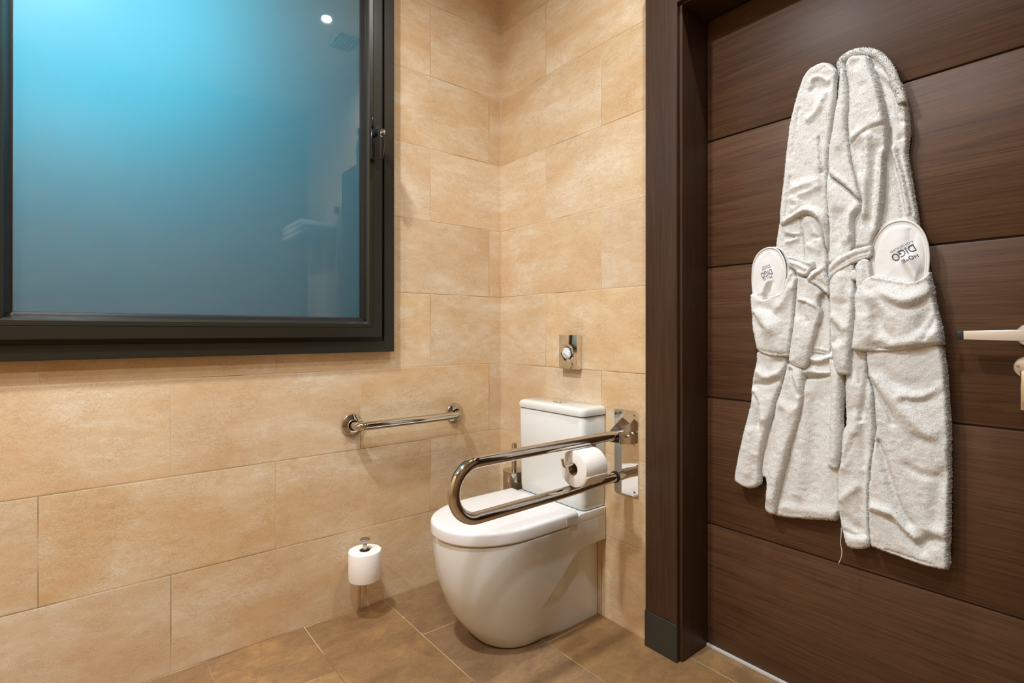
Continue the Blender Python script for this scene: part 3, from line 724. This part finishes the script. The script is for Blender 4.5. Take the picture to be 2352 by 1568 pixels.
cloth('pocket', 'C 185,930 215,885 260,905 400,985 480,990 600,925 740,868 790,740 840,600 880,470 930,440 980,490 1010,570 1060,600 1045,700 1005,900 975,1200 955,1560 D 940,150 920,350 900,520 880,640 850,622 650,622 480,592 310,522 275,350 238,150 215,0 C 225,1400 215,1250 208,1100', .085, .034, L,
      [('C 200,930 400,1000 600,945 760,890 860,640 930,500', .003, .004), ('C 300,1130 500,1190 640,1230', .012, -.010), ('C 230,1280 330,1480 D 380,100', .006, -.009), ('C 260,1150 450,1400 D 560,100', .016, .009), ('C 880,800 800,1000 640,1200', .010, .007), ('D 320,500 480,545 700,570 870,560', .004, -.004), ('D 600,100 750,300 700,450', .02, .006), ('C 960,500 1010,580 960,800', .006, .006)], seed=12, r=.012, dome=.008)

# ---- right bathrobe
R = thing('bathrobe', (1.42, DY-.03, 1.80), 'long white terry bathrobe on the right, in front of the other robe on the door', 'bathrobe')
cloth('back_panel', 'A 900,420 880,330 870,255 900,200 960,150 1050,112 1120,92 1270,80 1370,95 1450,135 1520,195 1590,275 1640,345 1685,440 1705,500 1755,545 1780,620 1800,720 1830,850 1850,1000 1868,1200 1850,1350 1838,1480 B 1830,50 1858,250 1898,480 1935,700 1970,900 1988,1050 P 2118,540 2132,610 E 1345,440 1375,550 1392,700 1438,860 1478,1050 1496,1190 1500,1300 620,1300 430,1250 300,1250 150,1100 130,600 A 870,1000 860,760', .116, .032, R,
      [('A 1640,560 1680,750 1740,1000 1760,1300', .006, -.008), ('A 1760,640 1800,900 1820,1200', .012, .010), ('A 1720,800 1790,860', .005, -.006), ('A 1740,930 1840,990', .005, -.006), ('A 1750,1070 1850,1120', .005, -.005), ('A 1590,1200 B 1600,100 1720,500 1780,950', .005, -.007), ('B 1640,0 1740,300 1850,900', .006, .008), ('B 1700,50 1800,400 1900,900', .004, -.006), ('A 1400,350 1500,430 1590,520', .006, .007)], seed=21, r=.014, big=.003)
fuzzy_tube('hood_rim', 'A 935,400 920,320 905,262 950,205 1050,140 1150,112 1270,105 1370,130 1450,175 1530,260 1600,360 1645,460 1665,540 1700,620 1740,720 1760,820', .078, .0085, R)
cloth('front_panel', 'A 890,400 905,340 965,320 985,430 1015,560 1030,700 1028,850 1008,1000 1000,1150 1015,1300 1035,1420 B 1045,100 1070,250 1110,380 1160,600 1215,770 1110,665 980,545 860,460 745,375 738,200 742,0 A 765,1350 800,1150 825,960 870,760 900,600', .090, .028, R,
      [('A 940,450 960,700 900,1000 880,1400', .012, .006), ('B 760,340 870,420 1000,520 1200,740', .006, .007), ('A 1000,600 1010,900', .006, -.004)], seed=22, r=.011, big=.002)
cloth('front_panel', 'B 735,340 860,450 980,540 1100,650 1205,760 1200,850 1150,890 1105,960 1098,1100 1108,1200 1105,1380 P 1950,590 1900,610 B 755,1500 752,1350 757,1100 742,950 728,800 712,640 720,450', .096, .030, R,
      [('B 1180,780 1100,850 1050,1000 1040,1200', .010, .010), ('B 860,900 850,1050 880,1300', .010, -.006), ('B 1100,1200 1000,1300 960,1290', .008, .006), ('B 800,600 900,800', .014, .005)], seed=23, r=.011, big=.002)
cloth('shoulder_panel', 'A 975,300 1010,215 1080,165 1150,158 1250,152 1305,180 1330,240 1360,310 1400,400 1450,520 1490,700 1530,880 1560,1050 1568,1120 1562,1400 1548,1568 B 1532,150 1527,400 1512,700 1482,900 1452,1100 1420,1180 1380,1260 1350,1380 1110,1390 1115,1330 1135,1200 1172,1050 1195,900 1212,750 1160,580 1105,360 1065,200 1042,60 A 1035,1400 1015,1250 1005,1100 1025,850 1020,600 990,420', .088, .038, R,
      [('A 1050,1385 1130,1295 1260,1195 1350,1162 1450,1128 1560,1112', .0038, -.005), ('A 1040,1340 1130,1250 1260,1150 1400,1100', .010, .006), ('A 1270,180 1320,400 1450,800 1500,1050', .012, .006), ('A 1110,300 1130,500 1180,600', .010, -.005), ('A 1180,400 1280,700 1330,1000', .016, .006), ('A 1160,1400 1200,1568 B 1200,300', .012, -.008), ('A 1270,1300 B 1280,100 1250,500 1240,900', .010, .012), ('B 1400,0 1370,500 1330,1000', .012, -.010), ('B 1480,50 1450,600 1400,1000', .008, .010)], seed=24, r=.015, big=.003)
cloth('belt', 'E 118,270 160,205 250,135 400,72 500,42 640,0 650,60 640,165 500,200 400,240 300,300 220,345 160,400 130,470 115,400', .066, .018, R,
      [('E 150,330 280,220 450,130 640,80', .003, -.004), ('E 140,380 260,270 450,180 640,125', .003, -.0035), ('E 130,300 260,170 450,90', .003, .003)], seed=25, r=.008, big=.0008, dens=1.2)
cloth('belt_loop', 'E 365,375 385,330 430,300 470,330 475,420 440,445 390,435', .070, .018, R, seed=26, r=.008, big=.001)
cloth('sleeve', 'E 125,470 140,390 190,340 300,270 420,210 445,300 430,420 448,500 447,700 432,950 412,1150 392,1300 385,1568 F 375,115 300,112 230,100 198,60 E 178,1400 145,1200 135,900 130,600', .084, .030, R,
      [('E 200,700 300,720', .008, -.006), ('E 170,880 300,1000', .010, .008), ('E 150,950 250,1080 190,1180', .007, -.007), ('E 230,1250 300,1450', .012, .008), ('E 260,400 230,700', .012, .007), ('E 400,600 380,900 340,1200', .010, .006)], seed=27, r=.012, big=.003)
cloth('belt_tail', 'E 440,220 600,150 625,350 645,560 672,750 692,950 702,1085 600,1080 500,1022 480,900 458,700 452,500 436,400', .060, .014, R,
      [('E 520,300 540,700 580,1000', .006, .004), ('E 560,880 640,930 600,1030', .008, -.004)], seed=28, r=.008, big=.0015)
cloth('pocket', 'E 425,560 600,365 800,398 1000,428 1130,452 1270,390 1335,312 1348,420 1382,520 1392,650 1412,750 1442,870 1482,1020 1502,1180 1500,1212 1300,1242 1100,1272 900,1297 700,1302 550,1292 395,1277 400,1200 425,1000 440,850', .082, .040, R,
      [('E 620,395 900,440 1130,480 1300,400', .0035, .005), ('E 640,560 800,680 1000,780 1180,760 1350,620', .009, -.010), ('E 640,600 820,630 1050,690 1250,640', .014, .012), ('E 680,800 780,1000 860,1150', .010, -.007), ('E 1380,650 1300,850 1200,1000', .009, -.006), ('E 1420,850 1350,1000 1280,1130', .006, -.007), ('E 760,1150 900,1200 1150,1180 1350,1100', .012, .010), ('E 700,1255 900,1260 1200,1230 1490,1180', .003, -.006), ('E 700,900 720,1200', .010, -.008), ('E 550,900 600,1150', .014, .006)], seed=29, r=.013, dome=.012)
cloth('front_flap', 'E 560,1240 800,1240 1300,1200 1495,1180 1518,1400 F 1532,0 1548,250 1567,500 1582,700 1583,1000 1586,1568 H 1758,300 1758,600 1752,1000 1737,1250 1752,1340 1742,1428 1718,1448 1600,1430 1450,1398 1300,1348 1200,1318 1050,1258 900,1208 760,1150 700,1130 680,1000 668,800 664,500 668,300 690,150 F 615,1400 630,1150 655,1000 675,850 695,740 680,600 670,350 640,230 600,120 585,0', .098, .040, R,
      [('F 690,920 760,1080 830,1320 920,1568 H 930,250 1000,450 1080,640 1190,820', .007, -.014), ('F 620,170 740,380 850,570 880,690', .006, -.012), ('F 700,160 850,350 1000,520 1200,720 1400,860', .014, .010), ('F 750,30 900,200 1150,230', .012, -.006), ('F 1050,420 1250,440 1450,330', .008, -.007), ('F 1000,360 1200,390 1400,330', .010, .007), ('F 1180,880 1350,930 1500,850', .010, -.006), ('F 1080,1220 1200,1300 1400,1340', .009, -.006), ('H 690,600 850,640 1000,720 1180,920 1300,1020', .009, .012), ('H 960,760 1150,1000 1300,1110 1450,1050', .010, -.012), ('H 1380,1180 1450,1080 1600,1060', .010, -.008), ('H 1680,150 1560,500 1560,800 1480,950', .012, -.008), ('H 1480,920 1620,960 1740,1000', .012, .008), ('H 900,1180 1200,1280 1500,1370', .003, -.004)], seed=30, r=.015)
cloth('front_flap', 'E 300,1250 620,1250 F 595,0 590,120 640,220 685,330 685,600 700,760 675,900 650,1050 625,1200 610,1400 605,1568 H 690,250 668,400 672,700 685,1000 705,1130 600,1163 500,1168 420,1148 372,1110 342,1000 310,880 290,760 265,600 255,400 258,200 F 232,1300 250,1215 275,1100 282,900 288,800 312,745 340,680 328,500 322,300 328,100', .112, .034, R,
      [('F 580,100 575,300 520,520 500,650', .006, -.012), ('F 500,40 500,200', .004, -.004), ('F 640,300 630,700 660,900', .010, .009), ('F 560,560 550,900 540,1200', .008, -.006), ('F 480,620 380,900 270,1200', .012, .010), ('F 430,860 350,1050 280,1160', .007, -.006), ('F 420,250 400,400', .02, .006), ('H 300,500 420,400 500,330', .009, .007), ('H 350,750 500,900 640,980', .010, -.007), ('H 300,900 450,980 620,985', .005, -.006), ('H 420,1050 650,1060', .012, .005), ('H 600,200 560,600 580,900', .010, -.006), ('H 560,1000 670,960', .012, .004)], seed=31, r=.012)
cloth('sleeve', 'D 1600,600 1760,700 P 1937,850 F 300,100 302,300 290,550 288,800 282,950 262,1150 240,1243 180,1235 110,1195 105,1150 125,1000 128,800 145,400 150,150 P 1905,840', .104, .032, R,
      [('F 230,100 200,600 190,1100', .008, .006)], seed=32, r=.010, big=.002)
tubeo('loose_thread', chaikin([onY(u, v, .07) for u, v in px('H 305,880 303,980 290,1090 318,1200 300,1290 268,1355')], 2, False), .0009, M_terry, R, 6)

# ---- coat hooks behind the robes
for hxx, u, v, lab in ((1.30, 1888, 190, 'small steel coat hook on the door behind the left bathrobe'), (1.43, 2020, 150, 'small coat hook on the door, its corner showing right of the hood')):
    p = onY(u, v, DY)
    k = thing('coat_hook', (p[0], DY, p[2]), lab, 'hook')
    boxo('hook_plate', (p[0]-.018, DY-.003, p[2]-.03), (p[0]+.012, DY, p[2]+.022), M_lever, k, .001)
    tubeo('hook_peg', arc_path([(p[0], DY-.003, p[2]), (p[0], DY-.03, p[2]), (p[0], DY-.04, p[2]+.018)], .006, 5), .004, M_lever, k, 12)

# ---- slippers standing in the pockets
def slipper(spec, y0, label, text=None, group=None, seedn=41, stitch=None, bumpsf=()):
    yk = YD-(YD-y0)*KD
    t = thing('slipper', tuple(onY(*px(spec)[len(px(spec))//2], y0)), label, 'slipper', group)
    cloth('sole', spec, y0, .009, t, (), r=.004, mat=M_slip, step=.0025, big=0, small=0, fuzz=False, seed=seedn, smoothk=2)
    P = [onY(u, v, yk-.009) for u, v in px(spec)]; P = chaikin(P, 2, False)
    tubeo('edge_binding', [tuple(p) for p in P], .0026, M_slipedge, t, 10)
    C = np.mean(np.array(P), 0)
    U = [(C + (p-C)*.90)[[0, 2]] for p in P]
    up, surf, _ = cloth('upper', '', y0-.0085, .006, t, bumpsf, r=.012, mat=M_slip, step=.0025, big=0, small=0.0002, fuzz=False, seed=seedn, outline=U, smoothk=0, dome=.006)
    if stitch:
        Q = [onY(u, v, yk-.0118) for u, v in px(stitch)]; Q = chaikin(Q, 2, False); bm = bmesh.new()
        Q = [Vector(q) for q in Q]
        for i, (a, b) in enumerate(zip(Q[:-1], Q[1:])):
            m = (a+b)/2; d = (b-a).normalized()
            for s in (-.3, .3):
                c = a.lerp(b, .5+s); tube(bm, [c+Vector((-.0022, -.002, .0012)), c+Vector((.0022, 0.001, -.0012))], .0006, 5)
        bm_obj('stitching', bm, M_stitch, up.parent)
    if text:
        for s, (u, v), wid, hei, ang in text:
            cu = bpy.data.curves.new('t', 'FONT'); cu.body = s; cu.size = 1; cu.align_x = 'CENTER'; cu.align_y = 'CENTER'; cu.resolution_u = 3
            to = bpy.data.objects.new('t', cu); COL.objects.link(to)
            bpy.context.view_layer.update()
            me = bpy.data.meshes.new_from_object(to); COL.objects.unlink(to); bpy.data.objects.remove(to)
            c = onY(u, v, yk-.014); xs = [q.co.x for q in me.vertices]; ys = [q.co.y for q in me.vertices]; kx_ = wid/(max(xs)-min(xs)); ky_ = hei/(max(ys)-min(ys)); my = (max(ys)+min(ys))/2; ca, sa = math.cos(ang), math.sin(ang)
            for vt in me.vertices:
                x, y = vt.co.x*kx_, (vt.co.y-my)*ky_
                X_ = c[0] + x*ca - y*sa; Z_ = c[2] + x*sa + y*ca
                vt.co = (X_, surf(X_, Z_)-.0009, Z_)
            me.name = 'printed_text'; link('printed_text', me, M_ink, up)
    return t
slipper('C 600,960 560,60 660,68 740,98 800,150 842,220 866,330 868,480 842,620 790,740 700,900', .092,
        'white slipper mostly hidden behind the front one in the left robe pocket', seedn=44, stitch='C 640,72 700,100 760,170 810,280 835,400 838,520 830,620')
AR = math.radians
slipper('C 245,1000 240,900 220,700 220,550 235,380 270,270 330,170 420,100 520,65 600,72 680,110 740,190 790,300 818,430 820,560 790,700 740,880 700,1000', .085,
        'white slipper with dark lettering in front in the left robe pocket',
        [('HOTEL', px('C 497,622')[0], .027, .0085, AR(196)), ('DIGO', px('C 478,535')[0], .033, .0165, AR(200)), ('BARCELONA', px('C 470,440')[0], .024, .0050, AR(196)), ('PLAZA CATALUNYA', px('C 462,402')[0], .022, .0050, AR(196))],
        bumpsf=[('C 500,170 520,400', .010, -.004), ('C 520,680 460,800 430,900', .007, .013), ('C 570,700 520,880', .006, -.004)], seedn=42)
slipper('K 1350,700 1330,560 1326,430 1338,320 1380,222 1450,140 1530,100 1620,90 1700,112 1770,180 1810,280 1825,400 1820,600 1800,700', .092,
        'white slipper mostly hidden behind the front one in the right robe pocket', seedn=45)
slipper('K 1355,700 1345,550 1340,430 1355,320 1400,222 1470,140 1550,105 1640,97 1720,120 1790,190 1830,290 1843,400 1838,500 1825,600 1800,700', .084,
        'white slipper with dark lettering in front in the right robe pocket',
        [('HOTEL', px('K 1684,428')[0], .034, .0095, AR(207)), ('DIGO', px('K 1626,376')[0], .050, .0185, AR(209)), ('BARCELONA', px('K 1640,338')[0], .036, .0055, AR(207)), ('PLAZA CATALUNYA', px('K 1605,324')[0], .050, .0060, AR(207))],
        bumpsf=[('K 1700,190 1690,270', .010, -.005), ('K 1670,440 1720,530 1760,620', .014, .020), ('K 1590,430 1650,540 1690,640', .009, -.005)], seedn=43)

# ------------------------------------------------------------------ things the window glass mirrors: downlights (the rear one added as fill), vent, towels, shower screen
for i, (x, y, k) in enumerate(SPOTS):
    where = ['above the toilet side of the door', 'nearest the window', 'nearest the towel rack', 'added unseen as fill at the rear of the room'][i]
    t = thing('ceiling_downlight', (x, y, CEIL), 'small round recessed ceiling downlight ' + where, 'ceiling light', 'recessed downlights')
    lr = .026 if i == 0 else .066
    latheo('trim_ring', [(lr, .001), (lr+.004, .004), (lr+.010, .004), (lr+.012, 0)], (x, y, CEIL), (0, 0, -1), M_ceil, t, 32)
    latheo('lens', [(0, .0015), (lr, .0015)], (x, y, CEIL), (0, 0, -1), M_light, t, 32)
cv = thing('ceiling_vent', (1.42, -.17, CEIL), 'white slatted ceiling vent near the door', 'vent')
bm = bmesh.new()
for a, b in (((1.30, -.25), (1.54, -.24)), ((1.30, -.10), (1.54, -.09)), ((1.30, -.24), (1.31, -.10)), ((1.53, -.24), (1.54, -.10))): box(bm, (*a, CEIL-.008), (*b, CEIL))
bm_obj('vent_frame', bm, M_ceil, cv)
bm = bmesh.new()
for i in range(6): box(bm, (1.31, -.232+i*.023, CEIL-.006), (1.53, -.224+i*.023, CEIL-.001))
bm_obj('slats', bm, M_plinth, cv)
rk = thing('towel_rack', (2.25, 0, 1.72), 'wall mounted chrome towel rack right of the door', 'towel rack')
for x in (1.98, 2.52):
    tubeo('bracket_arm', [(x, 0, 1.72), (x, -.26, 1.72)], .008, M_chrome, rk, 14)
for y in (-.04, -.11, -.18, -.25): tubeo('rack_bar', [(1.98, y, 1.728), (2.52, y, 1.728)], .006, M_chrome, rk, 12)
for i in range(3):
    bm = bmesh.new(); z = 1.737+i*.040
    pts = []
    prism(bm, rrect(-.27, z, -.02, z+.038, .017), 0, 2.02+.01*i, 2.48-.01*i, .008, 2)
    tag(bm_obj('folded_towel', bm, M_terry), ['lowest', 'middle', 'topmost'][i] + ' of the three folded white towels on the rack', 'towel', 'folded towels on the rack')
sg = thing('shower_screen', (1.93, -.3, 0), 'clear glass shower screen right of the door', 'shower screen')
boxo('glass_panel', (1.925, -.62, .01), (1.933, -.002, 1.97), M_glass, sg)
boxo('wall_clamp', (1.915, -.05, 1.90), (1.943, -.0, 1.95), M_chrome, sg, .002)
